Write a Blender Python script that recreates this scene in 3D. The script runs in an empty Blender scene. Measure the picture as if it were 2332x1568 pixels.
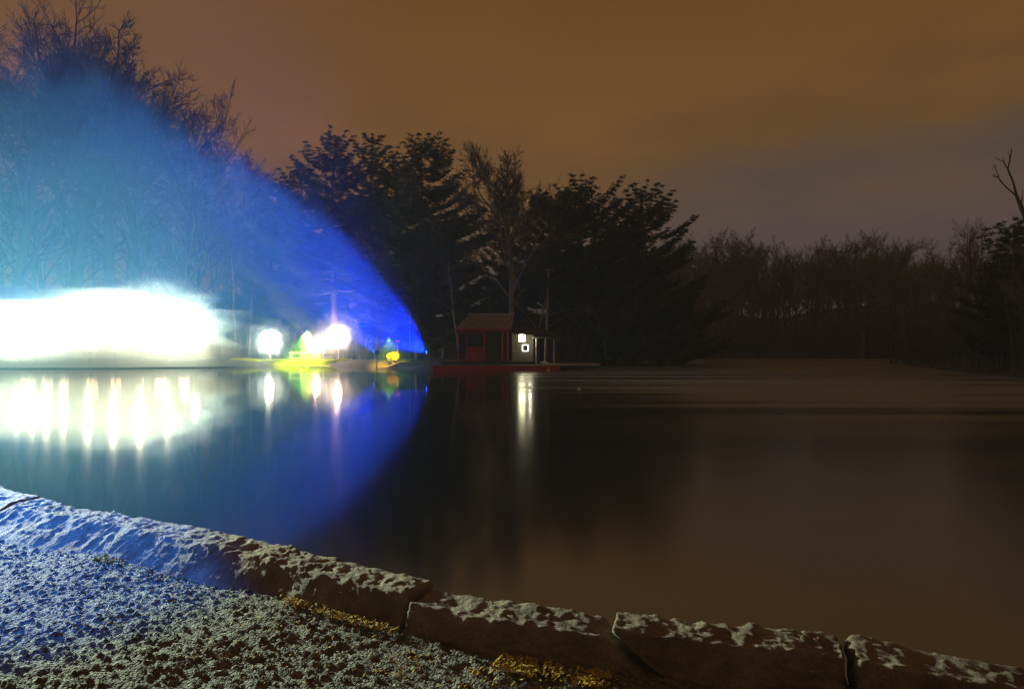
import bpy, math, random
import numpy as np
from mathutils import Vector, noise, Matrix
R = math.radians
S = bpy.context.scene
COL = S.collection

# ------------------------------------------------------------------ camera
FX, HZ, CAMZ = 1555.0, 790.0, 2.2        # focal length and horizon in a 2332 px wide view
def W(x, y, d):                           # picture measurement + distance in metres -> place
    return Vector(((x - 1166) / FX * d, d, CAMZ - (y - HZ) / FX * d))
def GX(x, d): return (x - 1166) / FX * d
cam = bpy.data.cameras.new("camera"); cam.lens = 24.0; cam.sensor_width = 36.0
cam.clip_start = 0.05; cam.clip_end = 3000
camo = bpy.data.objects.new("camera", cam); COL.objects.link(camo)
camo.location = (0, 0, CAMZ); camo.rotation_euler = (R(90) + 6 / FX, 0, 0)
S.camera = camo

# ------------------------------------------------------------------ render settings
S.view_settings.view_transform = 'Standard'; S.view_settings.look = 'None'
S.view_settings.exposure = 0; S.view_settings.gamma = 1
S.render.engine = 'CYCLES'
cy = S.cycles
cy.max_bounces = 6; cy.diffuse_bounces = 2; cy.glossy_bounces = 3; cy.transmission_bounces = 2
cy.volume_bounces = 1; cy.transparent_max_bounces = 6
cy.caustics_reflective = False; cy.caustics_refractive = False
cy.sample_clamp_indirect = 4.0; cy.use_denoising = True

# ------------------------------------------------------------------ world: city-lit overcast night sky
def srgb(r, g, b):
    f = lambda c: (c / 12.92 if c <= 0.04045 else ((c + 0.055) / 1.055) ** 2.4)
    return (f(r / 255), f(g / 255), f(b / 255), 1)
wd = bpy.data.worlds.new("World"); S.world = wd; wd.use_nodes = True
nt = wd.node_tree; N = nt.nodes; L = nt.links
bg = N["Background"]
tc = N.new("ShaderNodeTexCoord"); sep = N.new("ShaderNodeSeparateXYZ"); L.new(tc.outputs["Generated"], sep.inputs[0])
mp = N.new("ShaderNodeMapping"); mp.inputs["Scale"].default_value = (1.6, 1.6, 5.5); mp.inputs["Rotation"].default_value = (0.1, 0.22, 0.3)
L.new(tc.outputs["Generated"], mp.inputs[0])
nz = N.new("ShaderNodeTexNoise"); nz.inputs["Scale"].default_value = 2.2; nz.inputs["Detail"].default_value = 5; nz.inputs["Roughness"].default_value = .55
L.new(mp.outputs[0], nz.inputs["Vector"])
def math_node(t, op, a, b=None, clamp=False):
    m = t.nodes.new("ShaderNodeMath"); m.operation = op; m.use_clamp = clamp
    for i, v in enumerate((a, b)):
        if v is None: continue
        if isinstance(v, (int, float)): m.inputs[i].default_value = v
        else: t.links.new(v, m.inputs[i])
    return m.outputs[0]
sway = math_node(nt, 'MULTIPLY', math_node(nt, 'SUBTRACT', nz.outputs[0], .5), .22)
tilt = math_node(nt, 'MULTIPLY', sep.outputs[0], -.10)
el = math_node(nt, 'ADD', math_node(nt, 'ADD', sep.outputs[2], sway), tilt)
cr = N.new("ShaderNodeValToRGB"); L.new(el, cr.inputs[0])
e = cr.color_ramp.elements
e[0].position = 0.02; e[0].color = srgb(90, 77, 75)
e[1].position = 0.62; e[1].color = srgb(96, 66, 32)
for p, c in ((.12, (92, 78, 75)), (.18, (99, 78, 62)), (.24, (108, 78, 48)), (.32, (115, 79, 41)), (.44, (106, 72, 34))):
    k = e.new(p); k.color = srgb(*c)
mm = N.new("ShaderNodeMapRange"); L.new(nz.outputs[0], mm.inputs[0])
mm.inputs[1].default_value = .3; mm.inputs[2].default_value = .7; mm.inputs[3].default_value = .88; mm.inputs[4].default_value = 1.1
side = N.new("ShaderNodeMapRange"); L.new(sep.outputs[0], side.inputs[0])
side.inputs[1].default_value = -.4; side.inputs[2].default_value = .7; side.inputs[3].default_value = 1.10; side.inputs[4].default_value = .86
L.new(cr.outputs[0], bg.inputs[0])
L.new(math_node(nt, 'MULTIPLY', mm.outputs[0], side.outputs[0]), bg.inputs[1])

# ------------------------------------------------------------------ tagging helpers
def tag(o, label=None, cat=None, group=None, kind=None):
    if label: o["label"] = label
    if cat: o["category"] = cat
    if group: o["group"] = group
    if kind: o["kind"] = kind
    return o
def empty(name, loc, label, cat, group=None, rz=0):
    o = bpy.data.objects.new(name, None); COL.objects.link(o); o.location = loc
    o.rotation_euler = (0, 0, rz); o.empty_display_size = .2
    return tag(o, label, cat, group)
def copy_tree(o, parent=None):
    c = o.copy(); COL.objects.link(c)
    if parent: c.parent = parent
    for ch in o.children: copy_tree(ch, c)
    return c

class MB:
    def __init__(s): s.v = []; s.f = []; s.n = 0
    def add(s, vs, fs):
        b = s.n; s.v.extend([tuple(p) for p in vs]); s.n += len(vs)
        s.f.extend([tuple(b + i for i in f) for f in fs])
    def box(s, c, d, rz=0, bevel=0):
        x, y, z = d[0] / 2, d[1] / 2, d[2] / 2
        cs, sn = math.cos(rz), math.sin(rz)
        def T(p): return (c[0] + p[0] * cs - p[1] * sn, c[1] + p[0] * sn + p[1] * cs, c[2] + p[2])
        if bevel <= 0:
            vs = [T((i * x, j * y, k * z)) for k in (-1, 1) for j in (-1, 1) for i in (-1, 1)]
            s.add(vs, [(0, 2, 3, 1), (4, 5, 7, 6), (0, 1, 5, 4), (2, 6, 7, 3), (0, 4, 6, 2), (1, 3, 7, 5)])
        else:
            b = min(bevel, x * .9, y * .9, z * .9); rings = []
            for zz, ins in ((-z, b), (-z + b, 0), (z - b, 0), (z, b)):
                X, Y = x - ins, y - ins; ib = b * .6
                rings.append([T(p + (zz,)) for p in ((-X + ib, -Y), (X - ib, -Y), (X, -Y + ib), (X, Y - ib), (X - ib, Y), (-X + ib, Y), (-X, Y - ib), (-X, -Y + ib))])
            s.loft(rings, True)
    def loft(s, rings, caps=False):
        n = len(rings[0]); vs = [p for r in rings for p in r]; fs = []
        for i in range(len(rings) - 1):
            for j in range(n):
                a = i * n + j; b = i * n + (j + 1) % n
                fs.append((a, b, b + n, a + n))
        if caps:
            fs.append(tuple(reversed(range(n)))); fs.append(tuple((len(rings) - 1) * n + j for j in range(n)))
        s.add(vs, fs)
    def tube(s, pts, rads, sides=6, caps=True):
        rings = []; pts = [Vector(p) for p in pts]; up = None
        for i, p in enumerate(pts):
            d = (pts[min(i + 1, len(pts) - 1)] - pts[max(i - 1, 0)])
            if d.length < 1e-9: d = Vector((0, 0, 1))
            d.normalize()
            if up is None:
                up = d.cross(Vector((1, 0, 0)) if abs(d.x) < .8 else Vector((0, 1, 0))).normalized()
            a = (up - d * up.dot(d))
            if a.length < 1e-6: a = d.orthogonal()
            a.normalize(); up = a; b = d.cross(a); r = rads[i] if not isinstance(rads, (int, float)) else rads
            rings.append([tuple(p + a * (math.cos(t) * r) + b * (math.sin(t) * r)) for t in [2 * math.pi * k / sides for k in range(sides)]])
        s.loft(rings, caps)
    def prism(s, poly, axis, a, b):            # poly in the plane across axis ('x' or 'y'), swept from a to b
        n = len(poly)
        P = (lambda q, t: (t, q[0], q[1])) if axis == 'x' else (lambda q, t: (q[0], t, q[1]))
        vs = [P(q, a) for q in poly] + [P(q, b) for q in poly]
        fs = [tuple(range(n)), tuple(reversed(range(n, 2 * n)))] + [(i, n + i, n + (i + 1) % n, (i + 1) % n) for i in range(n)]
        s.add(vs, fs)
    def build(s, name, mat, parent=None, smooth=False):
        me = bpy.data.meshes.new(name); me.from_pydata(s.v, [], s.f); me.validate()
        import bmesh
        if len(s.f) < 4000:
            bm = bmesh.new(); bm.from_mesh(me); bmesh.ops.recalc_face_normals(bm, faces=bm.faces); bm.to_mesh(me); bm.free()
        if smooth: me.polygons.foreach_set("use_smooth", [True] * len(me.polygons))
        if mat: me.materials.append(mat)
        o = bpy.data.objects.new(name, me); COL.objects.link(o)
        if parent: o.parent = parent
        return o

# ------------------------------------------------------------------ materials
def new_mat(name):
    m = bpy.data.materials.new(name); m.use_nodes = True
    return m, m.node_tree, m.node_tree.nodes["Principled BSDF"]
def noisy(name, c1, c2, scale=3, rough=.85, bump=.0, bscale=20, bdist=.02, detail=6, stretch=(1, 1, 1), metallic=0, spec=.3):
    m, t, p = new_mat(name)
    tc = t.nodes.new("ShaderNodeTexCoord"); mp = t.nodes.new("ShaderNodeMapping"); mp.inputs["Scale"].default_value = stretch
    t.links.new(tc.outputs["Object"], mp.inputs[0])
    n = t.nodes.new("ShaderNodeTexNoise"); n.inputs["Scale"].default_value = scale; n.inputs["Detail"].default_value = detail; n.inputs["Roughness"].default_value = .62
    t.links.new(mp.outputs[0], n.inputs["Vector"])
    r = t.nodes.new("ShaderNodeValToRGB"); r.color_ramp.elements[0].position = .32; r.color_ramp.elements[1].position = .68
    r.color_ramp.elements[0].color = (*c1, 1); r.color_ramp.elements[1].color = (*c2, 1)
    t.links.new(n.outputs[0], r.inputs[0]); t.links.new(r.outputs[0], p.inputs["Base Color"])
    p.inputs["Roughness"].default_value = rough; p.inputs["Metallic"].default_value = metallic
    p.inputs["Specular IOR Level"].default_value = spec
    if bump:
        b = t.nodes.new("ShaderNodeBump"); b.inputs["Strength"].default_value = bump; b.inputs["Distance"].default_value = bdist
        n2 = t.nodes.new("ShaderNodeTexNoise"); n2.inputs["Scale"].default_value = bscale; n2.inputs["Detail"].default_value = 5
        t.links.new(mp.outputs[0], n2.inputs["Vector"]); t.links.new(n2.outputs[0], b.inputs["Height"]); t.links.new(b.outputs[0], p.inputs["Normal"])
    return m
def emit(name, col, strength):
    m, t, p = new_mat(name)
    p.inputs["Base Color"].default_value = (.8, .8, .8, 1)
    p.inputs["Emission Color"].default_value = (*col, 1); p.inputs["Emission Strength"].default_value = strength
    return m
M = {}
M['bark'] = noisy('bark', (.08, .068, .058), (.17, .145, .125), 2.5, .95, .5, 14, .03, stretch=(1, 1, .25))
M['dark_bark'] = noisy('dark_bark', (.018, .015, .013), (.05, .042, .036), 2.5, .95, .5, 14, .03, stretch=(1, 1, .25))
M['lit_bark'] = noisy('lit_bark', (.26, .23, .15), (.46, .41, .29), 3, .95, .5, 14, .03, stretch=(1, 1, .25))  # lamplight on the trunks put into a paler bark colour
M['twig'] = noisy('twig', (.13, .122, .115), (.23, .218, .208), .6, .95)
M['needles'] = noisy('pine_needles', (.045, .055, .038), (.11, .115, .085), .35, .9)
M['ground'] = noisy('leaf_litter_ground', (.03, .027, .023), (.075, .068, .058), .25, .95, .6, 3, .1)
M['brush'] = noisy('brush_twigs', (.09, .084, .078), (.17, .16, .15), .3, .95)
M['metal'] = noisy('grey_post_metal', (.10, .10, .10), (.18, .18, .18), 4, .5, metallic=.6)
M['white'] = noisy('white_paint', (.68, .68, .68), (.8, .8, .8), 2, .6, .1, 30, .005)
M['red'] = noisy('red_boards', (.30, .028, .028), (.5, .05, .045), 2.2, .7, .3, 25, .01, stretch=(1, 1, 3))
M['darkwood'] = noisy('dark_boards', (.04, .032, .026), (.09, .07, .055), 3, .8, .3, 20, .01, stretch=(1, 1, 4))
M['olive'] = noisy('painted_boards', (.12, .115, .09), (.20, .19, .15), 2, .75, .25, 16, .01, stretch=(1, 1, 5))
M['roof'] = noisy('seamed_metal_roof', (.34, .28, .23), (.46, .39, .32), 1.6, .55, .1, 20, .01, metallic=.2)
M['shingle'] = noisy('dark_shingles', (.03, .027, .025), (.06, .055, .05), 5, .9, .5, 24, .01)
M['postwood'] = noisy('grey_timber', (.26, .22, .17), (.42, .37, .29), 3, .8, .3, 18, .01, stretch=(1, 1, .2))
M['concrete'] = noisy('pale_concrete', (.30, .28, .23), (.46, .43, .36), 2, .9, .3, 25, .01)
M['yellow'] = noisy('yellow_plastic', (.7, .5, .03), (.85, .65, .06), 3, .4)
M['shrub'] = noisy('orange_leaves', (.7, .40, .02), (.9, .6, .05), 2, .9)
M['grass'] = noisy('bank_grass', (.26, .34, .02), (.5, .55, .03), 3, .95)
M['litter'] = noisy('yellow_leaves', (.30, .20, .03), (.62, .45, .07), 9, .85)
M['lens'] = emit('floodlight_lens', (.85, .95, 1), 40)
M['lens_cool'] = emit('lamp_globe_cool', (.95, 1, 1), 90)
M['lens_warm'] = emit('lamp_globe_warm', (1, .84, .80), 90)
M['lens_red'] = emit('red_lamp', (1, .02, .01), .8)
M['lens_blue'] = emit('added_blue_lamp', (.02, .12, 1), 20)
M['window'] = emit('lit_window', (1, .93, .55), 14)
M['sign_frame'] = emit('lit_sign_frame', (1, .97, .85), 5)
M['hall'] = emit('added_hall_glow', (.9, .97, 1), 20)
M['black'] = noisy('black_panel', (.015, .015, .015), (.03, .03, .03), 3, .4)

# granite: brown-grey speckle, fine chisel bump
m, t, p = new_mat('rough_granite'); M['granite'] = m
tc = t.nodes.new("ShaderNodeTexCoord")
n1 = t.nodes.new("ShaderNodeTexNoise"); n1.inputs["Scale"].default_value = 5; n1.inputs["Detail"].default_value = 8
n2 = t.nodes.new("ShaderNodeTexNoise"); n2.inputs["Scale"].default_value = 160; n2.inputs["Detail"].default_value = 3
for n in (n1, n2): t.links.new(tc.outputs["Object"], n.inputs["Vector"])
r1 = t.nodes.new("ShaderNodeValToRGB"); r1.color_ramp.elements[0].position = .35; r1.color_ramp.elements[1].position = .68
r1.color_ramp.elements[0].color = (.21, .165, .13, 1); r1.color_ramp.elements[1].color = (.37, .31, .25, 1); t.links.new(n1.outputs[0], r1.inputs[0])
r2 = t.nodes.new("ShaderNodeValToRGB"); r2.color_ramp.elements[0].position = .36; r2.color_ramp.elements[1].position = .62
r2.color_ramp.elements[0].color = (.55, .53, .5, 1); r2.color_ramp.elements[1].color = (1, 1, 1, 1); t.links.new(n2.outputs[0], r2.inputs[0])
mx = t.nodes.new("ShaderNodeMix"); mx.data_type = 'RGBA'; mx.blend_type = 'MULTIPLY'; mx.inputs[0].default_value = .8
t.links.new(r1.outputs[0], mx.inputs[6]); t.links.new(r2.outputs[0], mx.inputs[7]); t.links.new(mx.outputs[2], p.inputs["Base Color"])
p.inputs["Roughness"].default_value = .9; p.inputs["Specular IOR Level"].default_value = .25
n3 = t.nodes.new("ShaderNodeTexNoise"); n3.inputs["Scale"].default_value = 38; n3.inputs["Detail"].default_value = 8; n3.inputs["Roughness"].default_value = .72
t.links.new(tc.outputs["Object"], n3.inputs["Vector"])
b = t.nodes.new("ShaderNodeBump"); b.inputs["Strength"].default_value = .9; b.inputs["Distance"].default_value = .028
t.links.new(n3.outputs[0], b.inputs["Height"]); t.links.new(b.outputs[0], p.inputs["Normal"])

# gravel
m, t, p = new_mat('gravel_asphalt'); M['gravel'] = m
tc = t.nodes.new("ShaderNodeTexCoord")
v = t.nodes.new("ShaderNodeTexVoronoi"); v.inputs["Scale"].default_value = 70; t.links.new(tc.outputs["Object"], v.inputs["Vector"])
n1 = t.nodes.new("ShaderNodeTexNoise"); n1.inputs["Scale"].default_value = 40; n1.inputs["Detail"].default_value = 6; t.links.new(tc.outputs["Object"], n1.inputs["Vector"])
r1 = t.nodes.new("ShaderNodeValToRGB"); r1.color_ramp.elements[0].color = (.05, .047, .042, 1); r1.color_ramp.elements[1].color = (.21, .205, .17, 1)
r1.color_ramp.elements[0].position = .3; r1.color_ramp.elements[1].position = .7; t.links.new(n1.outputs[0], r1.inputs[0]); t.links.new(r1.outputs[0], p.inputs["Base Color"])
p.inputs["Roughness"].default_value = .92; p.inputs["Specular IOR Level"].default_value = .25
b = t.nodes.new("ShaderNodeBump"); b.inputs["Strength"].default_value = 1; b.inputs["Distance"].default_value = .012
t.links.new(math_node(t, 'SUBTRACT', n1.outputs[0], v.outputs["Distance"]), b.inputs["Height"]); t.links.new(b.outputs[0], p.inputs["Normal"])

# lake water: smooth long ripples, wind lanes in the roughness
m, t, p = new_mat('lake_water'); M['water'] = m
p.inputs["Base Color"].default_value = (.007, .007, .007, 1); p.inputs["IOR"].default_value = 2.5; p.inputs["Specular IOR Level"].default_value = .6
tc = t.nodes.new("ShaderNodeTexCoord"); mp = t.nodes.new("ShaderNodeMapping"); mp.inputs["Scale"].default_value = (.020, .26, 1); mp.inputs["Rotation"].default_value = (0, 0, .06)
t.links.new(tc.outputs["Object"], mp.inputs[0])
n1 = t.nodes.new("ShaderNodeTexNoise"); n1.inputs["Scale"].default_value = 1.4; n1.inputs["Detail"].default_value = 4; t.links.new(mp.outputs[0], n1.inputs["Vector"])
mr = t.nodes.new("ShaderNodeMapRange"); t.links.new(n1.outputs[0], mr.inputs[0])
mr.inputs[1].default_value = .36; mr.inputs[2].default_value = .56; mr.inputs[3].default_value = .1; mr.inputs[4].default_value = 1
sx = t.nodes.new("ShaderNodeSeparateXYZ"); t.links.new(tc.outputs["Object"], sx.inputs[0])
mr2 = t.nodes.new("ShaderNodeMapRange"); t.links.new(sx.outputs[0], mr2.inputs[0]); mr2.interpolation_type = 'SMOOTHSTEP'
mr2.inputs[1].default_value = -4; mr2.inputs[2].default_value = 14; mr2.inputs[3].default_value = .0; mr2.inputs[4].default_value = 1
mr3 = t.nodes.new("ShaderNodeMapRange"); t.links.new(sx.outputs[1], mr3.inputs[0]); mr3.interpolation_type = 'SMOOTHSTEP'
mr3.inputs[1].default_value = 14; mr3.inputs[2].default_value = 46; mr3.inputs[3].default_value = .05; mr3.inputs[4].default_value = 1
mr4 = t.nodes.new("ShaderNodeMapRange"); t.links.new(sx.outputs[0], mr4.inputs[0])
mr4.inputs[1].default_value = -5; mr4.inputs[2].default_value = 3; mr4.inputs[3].default_value = .05; mr4.inputs[4].default_value = .17; sx_left = mr4.outputs[0]
wind = math_node(t, 'MULTIPLY', math_node(t, 'MULTIPLY', mr.outputs[0], mr2.outputs[0]), mr3.outputs[0])
t.links.new(math_node(t, 'ADD', math_node(t, 'MULTIPLY', wind, .80), sx_left), p.inputs["Roughness"])
n2 = t.nodes.new("ShaderNodeTexNoise"); n2.inputs["Scale"].default_value = 1.6; n2.inputs["Detail"].default_value = 4; t.links.new(tc.outputs["Object"], n2.inputs["Vector"])
b = t.nodes.new("ShaderNodeBump"); b.inputs["Strength"].default_value = .2; b.inputs["Distance"].default_value = .004
t.links.new(n2.outputs[0], b.inputs["Height"]); t.links.new(b.outputs[0], p.inputs["Normal"])

# ------------------------------------------------------------------ terrain, lake
WALL = [(-34, 36), (-16, 19), (-10.6, 12.4), (-7.8, 8.9), (-4.78, 6.37), (-2.06, 4.81), (-.35, 3.74), (.51, 3.37), (1.56, 3.09), (2.13, 2.85), (3.4, 2.3), (6, 1.0), (12, -3)]
SHORE = WALL + [(22, 4), (28, 20), (30.5, 34), (35.6, 47.5), (41.5, 66), (50, 88), (64, 112), (72, 128), (60, 136), (45, 132), (30, 122), (19.5, 108), (12, 84), (9, 72), (5.2, 64), (-7, 63), (-13, 71), (-21.7, 80), (-28.5, 80), (-33, 76), (-40, 71.5), (-53, 70), (-64, 58), (-60, 48), (-44, 40)]
poly = np.array(SHORE)
def sdist(px, py):                         # positive on land
    d = np.full(px.shape, 1e9); ins = np.zeros(px.shape, bool)
    for i in range(len(poly)):
        a = poly[i]; c = poly[(i + 1) % len(poly)]
        e = c - a; wx = px - a[0]; wy = py - a[1]
        tt = np.clip((wx * e[0] + wy * e[1]) / (e @ e), 0, 1)
        d = np.minimum(d, np.hypot(wx - tt * e[0], wy - tt * e[1]))
        cond = ((a[1] <= py) != (c[1] <= py))
        with np.errstate(divide='ignore', invalid='ignore'):
            xi = a[0] + (py - a[1]) / (c[1] - a[1] if c[1] != a[1] else 1e-9) * e[0]
        ins ^= cond & (px < xi)
    return np.where(ins, -d, d)
def land_z(px, py):
    s = sdist(px, py)
    z = np.where(s < 1.5, np.maximum(-1.6, s * .5 - .05), .62)
    z = np.minimum(z, .62) + np.clip(s - 3, 0, 30) * .012
    far = np.clip((py - 60) / 60, 0, 1)
    hill = np.clip((s - 10) / 45, 0, 1); hill = hill * hill * (3 - 2 * hill)
    z = z + hill * far * (8.5 + 1.5 * np.sin(px * .13 + 2) + 2.0 * np.sin(px * .05) + 1.2 * np.sin(py * .07 + px * .021))
    z = z + np.clip((px - 45) / 40, 0, 1) * hill * 3
    z = z + np.where(s > 2, .12 * np.sin(px * .9) * np.sin(py * .7 + 1), 0)
    return z
xs = np.concatenate([np.linspace(-290, -155, 20), np.arange(-150, 150, 2.0), np.linspace(155, 290, 20)])
ys = np.concatenate([np.linspace(-90, -30, 12), np.arange(-26, 230, 2.0), np.linspace(235, 300, 20)])
gx, gy = np.meshgrid(xs, ys); zz = land_z(gx.ravel(), gy.ravel())
_GI = (20, 12, 150, 128); _Z = zz.reshape(len(ys), len(xs))[12:140, 20:170].tolist()
def gz(x, y):
    u = min(max((x + 150) / 2, 0), 148.99); v = min(max((y + 26) / 2, 0), 126.99); i, j = int(u), int(v); u -= i; v -= j
    return (_Z[j][i] * (1 - u) + _Z[j][i + 1] * u) * (1 - v) + (_Z[j + 1][i] * (1 - u) + _Z[j + 1][i + 1] * u) * v
near = (np.abs(gx.ravel()) < 60) & (gy.ravel() < 18)
zz = np.where(near, np.minimum(zz, .42), zz)
mb = MB(); nx = len(xs)
mb.add(np.stack([gx.ravel(), gy.ravel(), zz], 1).tolist(), [(j * nx + i, j * nx + i + 1, (j + 1) * nx + i + 1, (j + 1) * nx + i) for j in range(len(ys) - 1) for i in range(nx - 1)])
tag(mb.build("ground", M['ground'], smooth=True), "dark leaf strewn ground rising behind the lake shore", "ground", kind="structure")
mb = MB(); mb.add([(-160, -20, 0), (160, -20, 0), (160, 180, 0), (-160, 180, 0)], [(0, 1, 2, 3)])
tag(mb.build("water", M['water']), "smooth dark lake water reflecting the brown night sky", "water", kind="structure")

# ------------------------------------------------------------------ wall coping blocks
cum = [0]
for i in range(1, len(WALL)): cum.append(cum[-1] + math.dist(WALL[i], WALL[i - 1]))
def catmull(s):
    s = max(cum[1] + 1e-6, min(cum[-2] - 1e-6, s)); i = 1
    while cum[i + 1] < s: i += 1
    u = (s - cum[i]) / (cum[i + 1] - cum[i]); P = [Vector(WALL[k]) for k in (i - 1, i, i + 1, i + 2)]
    h = cum[i + 1] - cum[i]
    m0 = (P[2] - P[0]) / (cum[i + 1] - cum[i - 1]) * h; m1 = (P[3] - P[1]) / (cum[i + 2] - cum[i]) * h
    return P[1] * (2 * u**3 - 3 * u**2 + 1) + m0 * (u**3 - 2 * u**2 + u) + P[2] * (-2 * u**3 + 3 * u**2) + m1 * (u**3 - u**2)
def frame(s):
    p = catmull(s); d = (catmull(s + .05) - catmull(s - .05)).normalized()
    return p, d, Vector((d.y, -d.x)) if d.y < 0 and False else Vector((-abs(d.y), -abs(d.x))) if d.x > 0 and d.y < 0 else Vector((d.y, -d.x))
TOPZ, GZ = .90, .735
def rocky(p, amp):
    n = noise.fractal(p * 2.1, 1.0, 2.1, 3) * .9
    q = Vector((p.x * 8 + p.y * 3, p.y * 8 - p.x * 3, p.z * 15))
    c = noise.ridged_multi_fractal(q, .8, 2.2, 3, 1.0, 2.0) - 1.1
    u, v = p.x * .87 - p.y * .5, p.x * .5 + p.y * .87
    f = noise.fractal(Vector((u * 11 + v * 5, v * 27 - u * 3, p.z * 36)), .7, 2.1, 3)
    st = math.floor((n * 2.2 + c * .8) * 2.2) / 2.2
    return amp * (.42 * n + .10 * c + .30 * f + .26 * st)
def block(s0, s1, label, seed, fwd=0, up=0, step=.0105, amp=.028, width=.22, end_cut=(0, 0), drop=.0, flare=(0, 0)):
    n = max(8, int((s1 - s0) / step))
    prof = [(0, -.30), (0, 0), (width, -.012 - drop), (width + .07, -.30)]
    pts = []
    for i in range(len(prof)):
        a = Vector(prof[i]); c = Vector(prof[(i + 1) % len(prof)])
        st = step if i in (1, 2) else .045
        if i == 0: st = .02
        k = max(2, int((c - a).length / st))
        pts += [a.lerp(c, j / k) for j in range(k)]
    for _ in range(1):
        pts = [(pts[i - 1] + pts[i] * 2 + pts[(i + 1) % len(pts)]) / 4 for i in range(len(pts))]
    cen = Vector((width / 2, -.15))
    off = Vector((seed * 7.3, seed * 3.1, seed * 1.7))
    rings = []
    def ring(s, k, cut):
        out = []
        for q in pts:
            q2 = cen + (q - cen) * k
            ss = s + cut * max(0, min(1, -q2.y / .22))
            p, d, nn = frame(ss)
            fl = flare[0] + (flare[1] - flare[0]) * max(0, min(1, (s - s0) / (s1 - s0)))
            q2 = Vector((q2.x + fl * max(0, -q2.y / .20) * max(0, q2.x / width), q2.y))
            P = Vector((p.x + nn.x * (q2.x + fwd), p.y + nn.y * (q2.x + fwd), TOPZ + up + q2.y))
            nr = (q - cen).normalized(); n3 = Vector((nn.x * nr.x, nn.y * nr.x, nr.y))
            if k < 1: n3 = (n3 * k * .5 + Vector((d.x, d.y, 0)) * (1 if s > (s0 + s1) / 2 else -1)).normalized()
            out.append(tuple(P + n3 * rocky(P + off, amp)))
        return out
    for k in (.04, .25, .5, .75, .92): rings.append(ring(s0 + .012 * k, k, end_cut[0]))
    for i in range(n + 1):
        u = i / n; s = s0 + .02 + (s1 - s0 - .04) * u
        cut = end_cut[0] * max(0, 1 - u * (s1 - s0) / .5) + end_cut[1] * max(0, 1 - (1 - u) * (s1 - s0) / .5)
        rings.append(ring(s, 1, cut))
    for k in (.92, .75, .5, .25, .04): rings.append(ring(s1 - .012 * k, k, end_cut[1]))
    mb = MB(); mb.loft(rings, True)
    o = mb.build("granite_block", M['granite'], smooth=True)
    return tag(o, label, "stone block", "granite blocks of the lake wall")
def s_at(x, y):                             # arc length nearest to a place
    return min((math.dist(catmull(k * .02), (x, y)), k * .02) for k in range(int(cum[1] / .02) + 1, int(cum[-2] / .02)))[1]
sA, sB, sC, sD, sE = s_at(-4.05, 5.95), s_at(-.42, 3.78), s_at(.50, 3.37), s_at(1.50, 3.10), s_at(2.75, 2.6)
block(sA - 4.3, sA - 2.12, "weathered granite block out past the left end of the visible lake wall", 1, step=.05)
block(sA - 2.1, sA - .01, "brightly lit granite block at the far left end of the lake wall", 2, step=.02, up=.012, flare=(.35, .35))
block(sA + .01, sB - .018, "longest granite block, lit blue at its left half and brown at its right", 3, flare=(.36, .0), amp=.032, step=.0115)
block(sB + .008, sC - .01, "dark granite block with a lit top edge, right of the open green joint", 4, fwd=.05, up=-.005, amp=.030, end_cut=(0, .26))
block(sC + .01, sD - .008, "rough granite block with a broken lower left corner and pale lit streaks", 5, fwd=.02, amp=.037, end_cut=(.30, 0), up=.01)
block(sD + .012, sE, "dark brown granite block beside a deep shadow at the lower right corner", 6, fwd=.03, amp=.03, up=-.01)
block(sE + .02, sE + 2.2, "granite block running on past the right edge of the lake wall", 7, step=.05)
# retaining wall under the coping
mb = MB(); rings = []
for k in range(0, 200):
    s = cum[1] + .02 + (cum[-2] - cum[1] - .04) * k / 199; p, d, nn = frame(s)
    rings.append([(p.x + nn.x * u, p.y + nn.y * u, z) for u, z in ((.03, -1.5), (.03, TOPZ - .27), (.24, TOPZ - .28), (.24, -1.5))])
mb.loft(rings, True)
tag(mb.build("retaining_wall", M['granite']), "mortared stone retaining wall below the granite blocks, facing the water", "wall")

# ------------------------------------------------------------------ gravel path in front of the wall
def path_pts():
    vs, fs = [], []; S0, S1, st = s_at(-7.2, 8.5), s_at(3.4, 2.3), .016
    ns = int((S1 - S0) / st); ws = [.16 + j * .016 for j in range(190)] + [3.3 + j * .5 for j in range(30)]
    for i in range(ns + 1):
        p, d, nn = frame(S0 + i * st)
        for w in ws:
            x, y = p.x + nn.x * w, p.y + nn.y * w
            if w < 3.3:
                q = Vector((x, y, 0))
                h = .022 * noise.fractal(q * 1.3, 1, 2, 2) + .006 * noise.fractal(q * 12, .8, 2.1, 2)
                for fr, am in ((34, .024), (62, .012)):
                    d_, pt = noise.voronoi(q * fr); c_ = noise.cell(pt[0] * 7.13); h += am * (.15 + .85 * c_ * c_) * max(0, 1 - (d_[0] * 1.55) ** 2)
            else: h = 0
            vs.append((x, y, GZ + h))
    nw = len(ws)
    fs = [(i * nw + j, i * nw + j + 1, (i + 1) * nw + j + 1, (i + 1) * nw + j) for i in range(ns) for j in range(nw - 1)]
    return vs, fs
mb = MB(); v_, f_ = path_pts(); mb.add(v_, f_)
tag(mb.build("gravel_path", M['gravel'], smooth=True), "gritty gravel path in front of the low stone wall", "path", kind="structure")
mb = MB(); rings = []
vs, fs = [], []
for k, s in enumerate(np.linspace(cum[1] + .1, cum[-2] - .1, 90)):
    p, d, nn = frame(float(s))
    for w in (.2, 2, 6, 14, 30): vs.append((p.x + nn.x * w, p.y + nn.y * w, GZ - .07))
fs = [(i * 5 + j, i * 5 + j + 1, i * 5 + j + 6, i * 5 + j + 5) for i in range(89) for j in range(4)]
mb.add(vs, fs); tag(mb.build("path_bed", M['gravel']), "packed gravel bed under and around the path", "path", kind="structure")

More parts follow.
